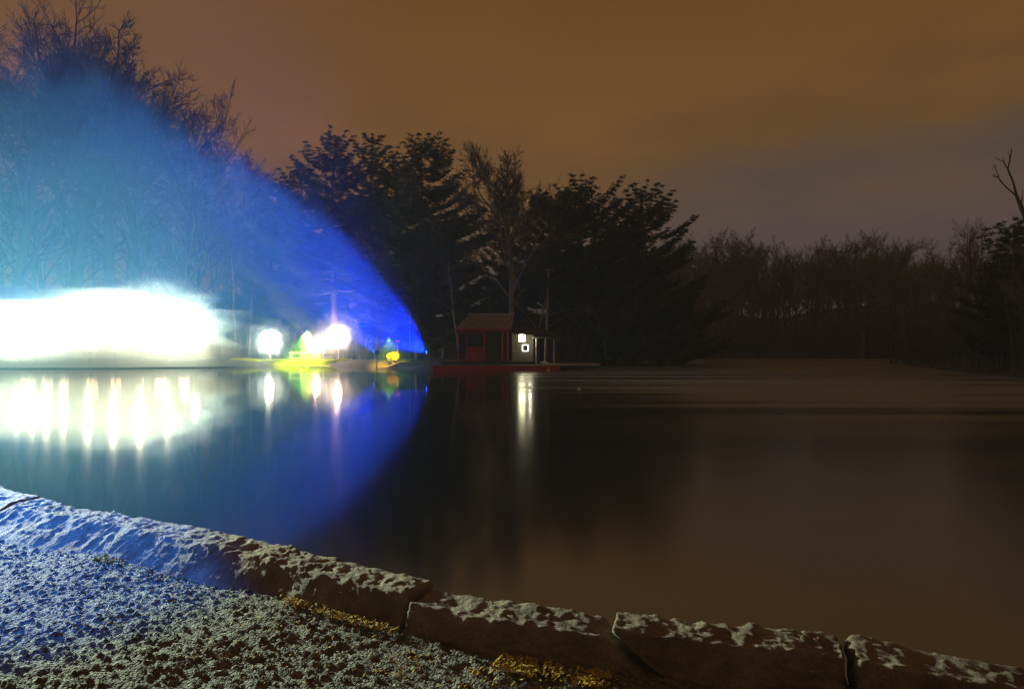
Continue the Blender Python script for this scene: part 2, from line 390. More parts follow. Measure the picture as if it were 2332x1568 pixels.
# yellow leaves and moss against the foot of the wall
rnd = random.Random(5); mb = MB()
def leaf(mb, x, y, z, r, rnd):
    a = rnd.uniform(0, 6.28); t1 = rnd.uniform(-.5, .9); n = Vector((math.cos(a), math.sin(a), 0)); u = Vector((-math.sin(a), math.cos(a), t1)).normalized()
    c = Vector((x, y, z)); w = n * r * .55
    mb.add([c - u * r, c + w, c + u * r + Vector((0, 0, r * .3)), c - w], [(0, 1, 2, 3)])
for (a, c, dens, w0, w1) in ((s_at(-5.6, 6.9), s_at(-4.1, 6.0), 480, .62, .80), (s_at(-2.6, 5.1), s_at(-1.9, 4.7), 160, .46, .54), (s_at(-1.2, 4.3), s_at(-.42, 3.78), 700, .32, .40), (s_at(-.3, 3.7), s_at(.3, 3.45), 160, .50, .75), (s_at(.1, 3.5), s_at(.72, 3.3), 1100, .36, .50), (s_at(-2, 4.8), s_at(.6, 3.3), 330, .42, 1.1)):
    cl = [rnd.random() for _ in range(9)]
    for _ in range(dens):
        u = min(1, max(0, rnd.choice(cl) + rnd.gauss(0, .05))); p, d, nn = frame(a + (c - a) * u); w = rnd.uniform(w0, w1)
        leaf(mb, p.x + nn.x * w, p.y + nn.y * w, GZ + .02 + rnd.uniform(0, .02), rnd.uniform(.006, .014), rnd)
tag(mb.build("fallen_leaves", M['litter']), "yellow fallen leaves gathered along the foot of the stone wall", "leaves", kind="stuff")

# ------------------------------------------------------------------ lamps
def point(name, loc, power, col, radius=.2, parent=None):
    l = bpy.data.lights.new(name, 'POINT'); l.energy = power; l.color = col; l.shadow_soft_size = radius
    o = bpy.data.objects.new(name, l); COL.objects.link(o); o.location = loc
    if parent: o.parent = parent; 
    return o
def spot(name, loc, target, power, col, angle, blend, radius=.15, parent=None):
    l = bpy.data.lights.new(name, 'SPOT'); l.energy = power; l.color = col; l.shadow_soft_size = radius
    l.spot_size = R(angle); l.spot_blend = blend
    o = bpy.data.objects.new(name, l); COL.objects.link(o); o.location = loc
    d = Vector(target) - Vector(loc)
    if parent: d = Vector(target) - (Vector(loc) + parent.location)
    o.rotation_euler = d.to_track_quat('-Z', 'Y').to_euler()
    if parent: o.parent = parent
    return o

# two added lamp posts out of view, supplying raking light on wall and gravel
lp = empty("added_lamp_post", (-11.4, 11.9, GZ - .05), "tall grey lamp post with a white head, added out of view where the wall bends away", "lamp post")
mb = MB(); mb.tube([(0, 0, 0), (0, 0, .3), (0, 0, .32), (0, 0, 2.3)], [.14, .12, .07, .05], 10); mb.tube([(0, 0, 2.2), (.2, -.15, 2.45), (.55, -.42, 2.5)], .035, 8); mb.build("pole", M['metal'], lp, True)
mb = MB(); mb.box((.62, -.48, 2.51), (.5, .26, .12), -.7, .03); hd = mb.build("lamp_head", M['metal'], lp)
mb = MB(); mb.box((.62, -.48, 2.435), (.4, .18, .02), -.7); mb.build("lens", M['lens'], hd)
spot("white_lamp", (.62, -.48, 2.40), (-4.9, 4.7, .7), 12500, (.90, 1, .97), 52, 1, .05, lp)
mb = MB(); mb.box((.06, -.14, 1.95), (.24, .2, .2), -.6, .03); hg = mb.build("side_head", M['metal'], lp)
mb = MB(); mb.box((.15, -.22, 1.95), (.14, .02, .14), .75); mb.build("lens", M['lens'], hg)
spot("added_side_lamp", (.24, -.30, 1.95), (1.2, 3.2, .8), 12000, (.76, 1, .50), 32, .8, .05, lp)  # greenish spot added to light the right part of the wall
lb = empty("added_lamp_post", (-9.0, 6.6, GZ - .05), "grey post with a blue flood head, added out of view to tint the wall", "lamp post")
mb = MB(); mb.tube([(0, 0, 0), (0, 0, .3), (0, 0, .32), (0, 0, 4.3)], [.14, .12, .07, .05], 10); mb.build("pole", M['metal'], lb, True)
mb = MB(); mb.box((.12, -.05, 4.2), (.22, .2, .28), -.3, .03); hb = mb.build("flood_head", M['metal'], lb)
mb = MB(); mb.box((.235, -.085, 4.17), (.02, .16, .2), -.3); mb.build("lens", M['lens_blue'], hb)
spot("added_blue_lamp", (.28, -.1, 4.15), (-4.75, 4.95, .6), 8000, (.002, .20, 1), 34, .3, .05, lb)  # added blue spot, stands for the flare tint on the left wall

# row of floodlights on the left bank
def make_flood(h):
    f = empty("floodlight", (0, 0, 0), "blazing white floodlight on a post in the row on the left bank", "floodlight", "floodlights along the left bank")
    mb = MB(); mb.tube([(0, 0, -.3), (0, 0, .25), (0, 0, .27), (0, 0, h)], [.12, .1, .06, .045], 8); mb.build("pole", M['metal'], f, True)
    mb = MB(); mb.box((0, 0, h + .22), (.9, .28, .5), 0, .05); hd = mb.build("lamp_head", M['metal'], f)
    mb = MB(); mb.box((0, -.15, h + .22), (.78, .03, .4)); mb.build("lens", M['lens'], hd)
    return f
fl0 = None
for i, (x, d, h) in enumerate(((45, 71.5, 3.6), (80, 71.5, 3.4), (112, 71.5, 3.7), (150, 71.5, 3.5), (205, 72, 4.4), (262, 72.5, 4.8), (322, 73, 5.0), (384, 74, 4.6), (446, 75.5, 3.8))):
    if fl0 is None: fl0 = make_flood(4.0); o = fl0
    else: o = copy_tree(fl0)
    X = GX(x, d); o.location = (X, d, gz(X, d) + (h - 4.0)); o.rotation_euler = (0, 0, R(-8 + 3 * i))
    l = spot("flood_lamp", (0, -.40, 4.25), (X - 2, d - 20, 7), 19500, (.66, 1, .90), 150, 1, .25, o); l.rotation_euler = (R(-98), 0, R(-8))

def uplight(x, d, aim, power, label):  # added blue spots that tint the left tree crowns
    X = GX(x, d); f = empty("added_blue_floodlight", (X, d, gz(X, d)), label, "floodlight"); mb = MB()
    mb.tube([(0, 0, -.3), (0, 0, .25)], .08, 8); mb.build("pole", M['metal'], f, True)
    mb = MB(); mb.box((0, 0, .40), (.5, .45, .3), 0, .05); hd = mb.build("lamp_head", M['metal'], f)
    mb = MB(); mb.box((0, 0, .562), (.4, .36, .02)); mb.build("lens", M['lens_blue'], hd)
    l = spot("blue_beam", (0, 0, .65), (X, d, 9), power, (.004, .03, 1), 96, .8, .15, f)
    l.rotation_euler = Vector(aim).to_track_quat('-Z', 'Y').to_euler(); return f
uplight(60, 77.2, (0, .05, 1), 22000, "blue ground floodlight added under the leaning tree at the left edge")
uplight(330, 78.5, (-.1, .05, 1), 14000, "blue ground floodlight added under the bushy bare tree")

def globe_lamp(x, y, d, label, mat, power, col):
    p = W(x, y, d); b = gz(p.x, d)
    o = empty("street_lamp", (p.x, d, b), label, "street lamp", "lamps on the far bank"); h = p.z - b
    mb = MB(); mb.tube([(0, 0, -.2), (0, 0, .3), (0, 0, .32), (0, 0, h - .25)], [.1, .09, .05, .045], 8); mb.build("pole", M['metal'], o, True)
    mb = MB()
    rings = [[(math.cos(t) * r, math.sin(t) * r, h + z) for t in [k * math.pi / 6 for k in range(12)]] for r, z in [(.42 * math.sin(a) + .01, -.42 * math.cos(a)) for a in [i * math.pi / 8 for i in range(9)]]]
    mb.loft(rings, True); mb.build("globe", mat, o, True)
    mb = MB(); mb.tube([(0, 0, h + .38), (0, 0, h + .5)], [.2, .05], 10); mb.build("cap", M['metal'], o)
    point("globe_lamp", (0, -.6, h), power, col, .3, o)
    return o
globe_lamp(615, 779, 82, "white globe lamp on a short post, alone right of the white glare", M['lens_cool'], 2800, (.7, 1, .95))
globe_lamp(722, 786, 82, "lower of the two pinkish globe lamps left of the boathouse", M['lens_warm'], 900, (1, .85, .8))
globe_lamp(770, 766, 82.5, "taller pinkish white globe lamp nearest the boathouse", M['lens_warm'], 2400, (1, .85, .8))

# added blue floodlights near the dock that colour the edge of the flare glow
def blue_flood(x, d, aim, power, cone, label):
    X = GX(x, d); b = max(gz(X, d), .3)
    f = empty("added_blue_floodlight", (X, d, b), label, "floodlight"); mb = MB()
    mb.tube([(0, 0, -.6), (0, 0, 1.2)], .05, 8); mb.build("pole", M['metal'], f, True)
    mb = MB(); mb.box((0, 0, 1.4), (.5, .45, .4), 0, .05); hd = mb.build("lamp_head", M['metal'], f)
    mb = MB(); mb.box((-.262, 0, 1.42), (.02, .36, .3)); mb.build("lens", M['lens_blue'], hd)
    l = spot("blue_beam", (-.32, 0, 1.42), (X, d, 0), power, (.004, .035, 1), cone, .6, .12, f)
    l.rotation_euler = Vector(aim).to_track_quat('-Z', 'Y').to_euler(); return f
blue_flood(978, 63.5, (-1, -.05, .80), 85000, 80, "blue floodlight added at the left end of the dock, beam sent left")
blue_flood(858, 71, (-.55, -.12, 1), 50000, 70, "blue floodlight added on the bank left of the orange shrub")

# long white hall with lit panes, added to fill the glare behind the floodlights
hall = empty("lakeside_hall", (GX(235, 84), 84, gz(GX(235, 84), 84)), "long low white hall added behind the row of floodlights to fill the glare", "building")
mb = MB(); mb.box((0, 3.2, 2.2), (25, 6, 4.8)); mb.build("wall", M['white'], hall)
mb = MB(); mb.prism([(-.6, 4.6), (3.2, 6.5), (7, 4.6)], 'x', -13.1, 13.1); mb.build("roof", M['shingle'], hall)
for k in range(9):
    mb = MB(); x = -11.2 + k * 2.8; mb.tube([(x, -.2, -.2), (x, -.2, .2), (x, -.2, .22), (x, -.2, 4.6)], [.26, .26, .18, .15], 10); mb.build("column", M['white'], hall, True)
for k in range(8):
    x = -9.8 + k * 2.8; mb = MB()
    for dx in (-.75, .75): mb.box((x + dx, .17, 2.2), (.1, .08, 2.7))
    for z in (.9, 2.2, 3.5): mb.box((x, .17, z), (1.4, .08, .1))
    w = mb.build("window", M['white'], hall)
    mb = MB(); mb.box((x, .185, 2.2), (1.4, .03, 2.5)); mb.build("pane", M['hall'], w)

# ------------------------------------------------------------------ boathouse and dock
def dock():
    o = empty("dock", (0, 62, 0), "low wooden dock with a red painted edge in front of the boathouse", "dock")
    x0, x1 = GX(986, 62), GX(1275, 62)
    mb = MB()
    k = 0; y = .12
    while y < 5.4: mb.box(((x0 + x1) / 2, y + .09, .49), (x1 - x0, .17, .06)); y += .2
    mb.build("deck", M['darkwood'], o)
    mb = MB(); mb.box(((x0 + x1) / 2, 0, .24), (x1 - x0 + .06, .08, .50), 0, .015); mb.build("edge_board", M['red'], o)
    for k in range(7):
        x = x0 + .4 + (x1 - x0 - .8) * k / 6
        mb = MB(); mb.tube([(x, .3, -1.5), (x, .3, .45)], .11, 8); mb.build("piling", M['darkwood'], o, True)
    return o
dock()
D = 66.0
bh = empty("boathouse", (0, D, .55), "small red and olive boathouse with a metal roof and one lit window", "boathouse")
def bx(x): return GX(x, D)
xL, xR = bx(1042), bx(1165)                    # main room
mb = MB(); mb.box(((xL + xR) / 2 + .2, 2.2, .14), (xR - xL + 3.6, 5.4, .30)); mb.build("plinth", M['darkwood'], bh)
mb = MB(); mb.box((bx(1073), 2.3, 1.85), (bx(1103) - xL, 4.2, 3.15)); w = mb.build("red_wall", M['red'], bh)
mb = MB(); mb.box(((bx(1103) + xR) / 2, 2.9, 1.85), (xR - bx(1103) - .01, 3.0, 3.14)); mb.build("wall", M['darkwood'], bh)
mb = MB(); mb.box((bx(1083), .17, 1.0), (bx(1100) - bx(1065), .06, 1.1), 0, .02); mb.build("red_door_panel", M['red'], bh)
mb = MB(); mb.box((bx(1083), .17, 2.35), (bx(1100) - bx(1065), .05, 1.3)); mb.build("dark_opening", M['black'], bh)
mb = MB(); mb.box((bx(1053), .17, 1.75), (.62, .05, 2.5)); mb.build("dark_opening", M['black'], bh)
for x in (1044, 1063.5, 1102.5, 1144, 1156):
    mb = MB(); mb.box((bx(x), .07, 1.85), (.14, .14, 3.1), 0, .015); mb.build("red_post", M['red'], bh)
mb = MB(); mb.box((bx(1103), .07, 3.32), (xR - xL + .1, .12, .22)); mb.box((bx(1073), .07, 3.0), (bx(1102) - xL, .1, .12)); mb.build("red_beam", M['red'], bh)
# standing seam roof: front and back slopes, seams, ridge
def roof():
    ez, rz = 3.44, 4.88; yf, ym, yb = -.45, 2.2, 4.85
    eL, eR = bx(1039), bx(1164); rL, rR = bx(1064), bx(1172)
    mb = MB(); th = .07
    mb.add([(eL, yf, ez), (eR, yf, ez), (rR, ym, rz), (rL, ym, rz), (eL, yf, ez - th), (eR, yf, ez - th), (rR, ym, rz - th), (rL, ym, rz - th)],
           [(0, 1, 2, 3), (7, 6, 5, 4), (0, 4, 5, 1), (1, 5, 6, 2), (2, 6, 7, 3), (3, 7, 4, 0)])
    mb.add([(eL, yb, ez), (eR, yb, ez), (rR, ym + .01, rz), (rL, ym + .01, rz), (eL, yb, ez - th), (eR, yb, ez - th), (rR, ym + .01, rz - th), (rL, ym + .01, rz - th)],
           [(3, 2, 1, 0), (4, 5, 6, 7), (1, 5, 4, 0), (2, 6, 5, 1), (3, 7, 6, 2), (0, 4, 7, 3)])
    mb.add([(eL, yf, ez - .09), (rL, ym, rz - .09), (eL, yb, ez - .09)], [(0, 1, 2)])
    mb.add([(eR, yf, ez - .09), (rR, ym, rz - .09), (eR, yb, ez - .09)], [(0, 1, 2)])
    r = mb.build("roof", M['roof'], bh)
    mb = MB(); n = 22
    for k in range(n + 1):
        a = Vector((eL + (eR - eL) * k / n, yf, ez + .03)); c = Vector((rL + (rR - rL) * k / n, ym, rz + .03)); mb.tube([a, c], .032, 4)
    mb.build("seams", M['shingle'], r)
    mb = MB(); mb.tube([(rL - .05, ym, rz + .05), (rR + .05, ym, rz + .05)], .09, 6); mb.build("ridge_cap", M['roof'], r)
    mb = MB(); mb.box(((eL + eR) / 2, yf - .04, ez - .10), (eR - eL, .05, .2)); mb.build("fascia", M['red'], r)
roof()
# right room with the lit window, and the open porch
x2, x3 = bx(1166), bx(1215)
mb = MB(); mb.box(((x2 + x3) / 2, 2.3, 1.62), (x3 - x2, 3.6, 2.68)); mb.build("olive_wall", M['olive'], bh)
def sq_window():
    x, z = bx(1189), CAMZ - (769.5 - HZ) / FX * (D + .4) - .55
    mb = MB(); mb.box((x, .46, z), (.62, .06, .66), 0, .05); w = mb.build("window", M['window'], bh)
    mb = MB(); mb.box((x, .49, z), (.72, .04, .76), 0, .02); mb.build("frame", M['olive'], w)
    x, z = bx(1196.5), CAMZ - (792 - HZ) / FX * (D + .4) - .55
    mb = MB(); mb.box((x, .46, z), (.50, .05, .56)); w = mb.build("notice_board", M['black'], bh)
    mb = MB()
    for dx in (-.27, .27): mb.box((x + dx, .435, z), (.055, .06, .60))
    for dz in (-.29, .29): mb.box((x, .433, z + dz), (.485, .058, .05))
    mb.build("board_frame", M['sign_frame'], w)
sq_window()
mb = MB()
pr = [(bx(1160), -1.0, 3.05), (bx(1282), -1.0, 2.70), (bx(1245), 2.0, 3.45), (bx(1150), 2.0, 3.9)]
mb.add([Vector(p) for p in pr] + [Vector(p) - Vector((0, 0, .12)) for p in pr], [(0, 1, 2, 3), (7, 6, 5, 4), (0, 4, 5, 1), (1, 5, 6, 2), (2, 6, 7, 3), (3, 7, 4, 0)])
pb = [(bx(1160), 5.0, 3.05), (bx(1282), 5.0, 2.70), (bx(1245), 2.01, 3.45), (bx(1150), 2.01, 3.9)]
mb.add([Vector(p) for p in pb] + [Vector(p) - Vector((0, 0, .12)) for p in pb], [(3, 2, 1, 0), (4, 5, 6, 7), (1, 5, 4, 0), (2, 6, 5, 1), (3, 7, 6, 2), (0, 4, 7, 3)])
mb.build("porch_roof", M['shingle'], bh)
mb = MB(); mb.box((bx(1240), -.5, 2.56), (bx(1268) - bx(1212), .12, .14)); mb.build("porch_beam", M['postwood'], bh)
for x, lean in ((1221, 0), (1242, -.08), (1261, .02)):
    mb = MB(); mb.tube([(bx(x) + lean, -.45, .0), (bx(x), -.5, 2.5)], .085, 4); mb.build("porch_post", M['postwood'], bh)
mb = MB(); mb.tube([(bx(1262), -.5, 2.1), (bx(1276), -.5, 2.62)], .06, 4); mb.build("porch_brace", M['postwood'], bh)
mb = MB(); mb.box((bx(1239), -.45, .12), (.7, .6, .26), 0, .05); mb.build("post_footing", M['concrete'], bh)
point("window_lamp", (bx(1189), -1.3, 2.45), 12, (1, .90, .48), .2, bh)
point("porch_fill", (bx(1207), -.6, 2.3), 40, (1, .88, .6), .1, bh)  # bodiless point added to brighten the porch posts
mb = MB(); mb.box((bx(1300), 65.6, .50), (5.4, 1.6, .24), .02, .05); tag(mb.build("porch_paving", M['concrete']), "pale concrete paving beside the porch posts", "paving", kind="structure")
rnd = random.Random(3); mb = MB(); rings = []
for z, k in ((.25, .9), (.42, 1.0), (.52, .93), (.56, .75)): rings.append([(GX(1338, 66) + math.cos(t) * 1.1 * k * (1 + .12 * math.sin(3 * t)), 66.2 + math.sin(t) * .55 * k * (1 + .1 * math.cos(2 * t)), z) for t in [i * math.pi / 10 for i in range(20)]])
mb.loft(rings, True); tag(mb.build("stone_slab", M['concrete'], smooth=True), "flat pale stone slab at the water's edge right of the boathouse", "stone")
# small things on the water
def buoy(loc, r, mat, name, label, cat):
    o = empty(name, loc, label, cat); mb = MB()
    mb.loft([[(math.cos(t) * r * k, math.sin(t) * r * k, z * r) for t in [i * math.pi / 6 for i in range(12)]] for z, k in ((-.9, .3), (-.5, .85), (0, 1), (.5, .8), (.85, .35), (1.3, .2), (1.9, .16))], True)
    mb.build("body", mat, o, True); mb = MB(); mb.tube([(0, 0, r * 1.8), (0, 0, r * 2.3)], r * .2, 6); mb.build("cap", mat, o); return o
buoy((GX(1249, 61), 61, .1), .16, M['yellow'], "buoy", "small yellow buoy floating by the red dock edge", "buoy")
buoy((GX(1319, 35), 35, .02), .09, M['white'], "float", "tiny pale bead standing for a glint on the open water", "float")  # added bead takes the place of a light glint on the water

# ------------------------------------------------------------------ bits along the far bank
g = empty("guard_rail", (GX(700, 79.5), 79.5 + 1.8, gz(GX(700, 82), 82)), "low white rail on the bank below the globe lamps", "rail")
for z in (.35, .85):
    mb = MB(); mb.box((0, 0, z), (5.6, .07, .16), 0, .02); mb.build("rail", M['white'], g)
for k in range(5):
    mb = MB(); mb.box((-2.6 + k * 1.3, .09, .4), (.1, .1, 1.1), 0, .01); mb.build("post", M['white'], g)
def grass_strip(x0, x1, d, w, n, seed, name="grass"):
    rnd = random.Random(seed); mb = MB()
    for _ in range(n):
        X = rnd.uniform(GX(x0, d), GX(x1, d)); Y = d + rnd.uniform(0, w); z = gz(X, Y); h = rnd.uniform(.10, .26); a = rnd.uniform(0, 6.28); s = .025
        dx, dy = math.cos(a) * s, math.sin(a) * s; lx, ly = rnd.gauss(0, .06), rnd.gauss(0, .06)
        mb.add([(X - dx, Y - dy, z - .02), (X + dx, Y + dy, z - .02), (X + lx, Y + ly, z + h)], [(0, 1, 2)])
    return mb
tag(grass_strip(520, 790, 80.3, 2.4, 9000, 4).build("grass", M['grass']), "yellow green grass along the bank under the globe lamps", "grass", kind="stuff")
spot("bank_fill", W(700, 776, 81.5) + Vector((0, 0, 1.2)), W(690, 828, 80.5), 60000, (.85, 1, .05), 84, .6, .2)  # bodiless spot added to light the bank grass yellow green
# orange shrub, red lamp post and the slim pale pole
sh = empty("round_shrub", (GX(885, 70), 72.5, gz(GX(885, 72), 72.5)), "round orange leaved shrub glowing left of the boathouse", "shrub")
rnd = random.Random(8); mb = MB()
for _ in range(900):
    v = Vector((rnd.gauss(0, 1), rnd.gauss(0, 1), rnd.gauss(0, 1))).normalized() * rnd.uniform(.45, 1.0)
    leaf(mb, v.x * .72, v.y * .6, .8 + v.z * .5, .07, rnd)
mb.build("leaves", M['shrub'], sh); mb = MB()
for k in range(5): mb.tube([(0, 0, -.1), (math.cos(k) * .2, math.sin(k) * .2, .45), (math.cos(k) * .4, math.sin(k) * .4, .9)], [.04, .03, .015], 5)
mb.build("stems", M['bark'], sh)
rl = empty("signal_lamp", (GX(902, 73), 74, gz(GX(902, 73), 74)), "red signal lamp on a short post behind the orange shrub", "lamp")
mb = MB(); mb.tube([(0, 0, -.2), (0, 0, 2.1)], .05, 8); mb.build("pole", M['metal'], rl); mb = MB(); mb.box((0, -.05, 2.25), (.5, .2, .22), 0, .05); mb.build("lens", M['lens_red'], rl)
spot("shrub_fill", (GX(890, 71), 69.8, 3.2), (GX(885, 72), 72.5, 1.2), 16000, (1, .72, .03), 50, .5, .1)  # unseen spot added to light the orange shrub
pl = empty("mooring_pole", (GX(931, 66), 66.5, .2), "slim pale pole with a bent foot standing left of the boathouse", "pole")
mb = MB(); mb.tube([(.45, 0, .35), (.12, 0, .38), (0, 0, .6), (0, 0, 2.4), (0, 0, 5.4)], [.05, .05, .05, .045, .03], 8); mb.build("shaft", M['postwood'], pl, True)
up_ = empty("utility_pole", (GX(1243, 72), 72, gz(GX(1243, 72), 72)), "tall bare wooden pole behind the porch roof", "pole")
mb = MB(); mb.tube([(0, 0, -.3), (.12, 0, 4), (.28, 0, 10.2)], [.16, .15, .11], 9); mb.build("shaft", M['postwood'], up_, True)
mb = MB(); mb.box((.26, 0, 9.7), (1.2, .1, .1)); mb.build("crossarm", M['postwood'], up_)

# ------------------------------------------------------------------ bare trees
def bare_tree_mesh(seed, h, spread=.35, clear=.3, limbs=9, r0=.35, levels=4, twig=.022, fork=False, lean=(0, 0), up=.25, dense=1.0):
    rnd = random.Random(seed); tr = MB(); cr = MB()
    def branch(p, d, ln, r, lev):
        n = max(2, min(7, int(ln / (.55 + .12 * ln)) + 1)); pts = [p.copy()]; q = p.copy(); dd = d.copy(); sl = ln / n
        for k in range(n):
            j = .16 if lev else .05
            dd = (dd + Vector((rnd.gauss(0, j), rnd.gauss(0, j), rnd.gauss(0, j) + up * (.16 if lev else .0)))).normalized(); q = q + dd * sl; pts.append(q.copy())
        r1 = max(twig * .6, r * (.5 if lev else .42))
        rads = [max(twig * .5, r + (r1 - r) * k / n) for k in range(n + 1)]
        (tr if lev <= 1 else cr).tube(pts, rads, 8 if lev == 0 else 5 if lev <= 1 else 3, lev == 0)
        if lev >= levels: return
        cnt = [limbs, 7, 6, 5, 4][lev] if lev < 5 else 3
        cnt = max(2, int(cnt * dense + rnd.random()))
        lo = clear if lev == 0 else .25
        for k in range(cnt):
            u = lo + (1 - lo) * (k + rnd.random() * .9) / cnt; u = min(u, .99); i = min(n - 1, int(u * n)); f = u * n - i
            b = pts[i].lerp(pts[i + 1], f); t = (pts[i + 1] - pts[i]).normalized()
            az = rnd.uniform(0, 2 * math.pi) if lev else k * 2.4 + rnd.uniform(-.5, .5)
            o = t.orthogonal().normalized(); o = Matrix.Rotation(az, 3, t) @ o
            ang = R(rnd.uniform(26, 52)) if lev else R(rnd.uniform(24, 40) + 26 * spread * (1 - u))
            nd = (t * math.cos(ang) + o * math.sin(ang)).normalized()
            if lev == 0: l2 = h * spread * rnd.uniform(.85, 1.2) * (1.15 - .62 * (u - lo) / (1 - lo))
            else: l2 = ln * rnd.uniform(.38, .62) * (1.1 - .4 * u)
            if l2 < .35: continue
            branch(b, nd, l2, max(twig, rads[i] * rnd.uniform(.42, .62)), lev + 1)
        # leader carries on
        if lev > 0 and lev < levels: branch(pts[-1], dd, ln * .45, r1 * .9, lev + 1)
    d0 = Vector((lean[0], lean[1], 1)).normalized()
    if fork:
        branch_len = h * .34; base = Vector((0, 0, -.4)); top = base + d0 * branch_len
        tr.tube([base, base + d0 * .6, base.lerp(top, .5), top], [r0 * 1.35, r0 * 1.05, r0, r0 * .9], 9)
        for k, a in enumerate(fork):
            branch(top - d0 * .2, (d0 + Vector(a)).normalized(), h * .66, r0 * .66, 0)
    else:
        tr.tube([Vector((0, 0, -.4)), Vector((0, 0, .05)), Vector((0, 0, .5))], [r0 * 1.5, r0 * 1.25, r0 * 1.0], 9)
        branch(Vector((0, 0, .3)), d0, h - .3, r0, 0)
    mz = max(p[2] for p in tr.v + cr.v); k = h / mz
    for m_ in (tr, cr): m_.v = [(p[0] * k, p[1] * k, p[2] * k if p[2] > 0 else p[2]) for p in m_.v]
    return tr, cr
def tree(x, d, tall_y, label, seed, bark='bark', group=None, rz=0, name="bare_tree", **k):
    X = GX(x, d); b = gz(X, d); h = (CAMZ - (tall_y - HZ) / FX * d) - b
    tr, cr = bare_tree_mesh(seed, h, **k)
    o = empty(name, (X, d, b), label, "tree", group, rz)
    tr.build("trunk", M[bark], o, True); cr.build("crown", M[{'dark_bark': 'dark_bark', 'lit_bark': 'bark'}.get(bark, 'twig')], o)
    return o
GL = "bare trees on the left bank"
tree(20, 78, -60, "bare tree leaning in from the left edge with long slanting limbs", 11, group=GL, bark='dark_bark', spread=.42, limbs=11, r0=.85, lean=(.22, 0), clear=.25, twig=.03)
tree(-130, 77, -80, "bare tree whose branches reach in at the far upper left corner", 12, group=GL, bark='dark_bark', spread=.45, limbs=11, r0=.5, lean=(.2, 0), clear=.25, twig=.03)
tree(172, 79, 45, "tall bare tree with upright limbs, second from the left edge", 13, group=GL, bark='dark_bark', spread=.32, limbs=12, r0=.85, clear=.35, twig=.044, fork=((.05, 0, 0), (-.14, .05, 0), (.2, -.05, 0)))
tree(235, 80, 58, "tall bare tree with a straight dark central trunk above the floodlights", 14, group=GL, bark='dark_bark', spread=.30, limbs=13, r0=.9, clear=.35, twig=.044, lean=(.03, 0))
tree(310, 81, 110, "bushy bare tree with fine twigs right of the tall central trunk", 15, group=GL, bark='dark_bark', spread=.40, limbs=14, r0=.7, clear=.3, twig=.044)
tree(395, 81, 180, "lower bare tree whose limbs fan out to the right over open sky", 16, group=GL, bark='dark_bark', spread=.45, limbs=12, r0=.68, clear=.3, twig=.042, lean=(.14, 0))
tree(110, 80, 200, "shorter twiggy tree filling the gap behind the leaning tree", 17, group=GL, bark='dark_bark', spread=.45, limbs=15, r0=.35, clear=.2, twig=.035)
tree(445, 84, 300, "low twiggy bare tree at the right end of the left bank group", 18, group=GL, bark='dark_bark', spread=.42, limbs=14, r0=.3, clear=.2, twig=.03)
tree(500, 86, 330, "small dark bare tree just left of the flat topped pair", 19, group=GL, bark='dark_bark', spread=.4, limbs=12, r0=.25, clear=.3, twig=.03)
tree(532, 84, 330, "slim flat topped bare tree, left one of a pair against the sky", 20, spread=.28, limbs=9, r0=.18, clear=.62, twig=.03, up=.05)
tree(566, 84, 335, "slim flat topped bare tree, right one of a pair against the sky", 21, spread=.28, limbs=9, r0=.18, clear=.62, twig=.03, up=.05)
tree(1162, 74, 314, "tall bare tree with a trunk painted pale as if lit rising behind the boathouse", 22, bark='lit_bark', spread=.42, limbs=18, r0=.5, clear=.30, twig=.034, dense=1.1, lean=(-.01, 0), up=.3)
tree(1046, 73, 560, "leaning young tree with a trunk painted pale as if lit behind the roof's left end", 23, bark='lit_bark', spread=.3, limbs=8, r0=.12, clear=.4, twig=.018, lean=(-.22, 0))
tree(1222, 75, 560, "small pale bare tree with drooping twigs beside the tall wooden pole", 24, bark='lit_bark', spread=.42, limbs=10, r0=.12, clear=.2, twig=.018, up=-.1)
tree(1382, 76, 590, "small spreading bare tree right of the porch, near the water", 25, spread=.5, limbs=11, r0=.14, clear=.25, twig=.02)
tree(1640, 112, 515, "upright bare tree in front of the far woods beside the pines", 26, spread=.36, limbs=12, r0=.25, clear=.25, twig=.034)
tree(1560, 100, 530, "thin bare tree rising past the lowest right pine bough", 27, spread=.34, limbs=12, r0=.22, clear=.25, twig=.03)
tree(1965, 128, 518, "dark forked bare tree standing tallest in the far woods", 28, spread=.42, limbs=11, r0=.5, clear=.2, twig=.042, fork=((-.22, 0, 0), (.42, 0, 0)))
tree(1720, 135, 520, "round headed bare tree with dense fine twigs in the far woods", 29, spread=.42, limbs=14, r0=.35, clear=.35, twig=.045)
tree(2235, 62, 478, "bare twiggy tree left of the dark evergreen at the right edge", 30, spread=.36, limbs=13, r0=.22, clear=.15, twig=.02)
tree(2345, 52, 520, "twiggy bare tree half cut off by the right edge", 31, spread=.36, limbs=13, r0=.2, clear=.15, twig=.018)
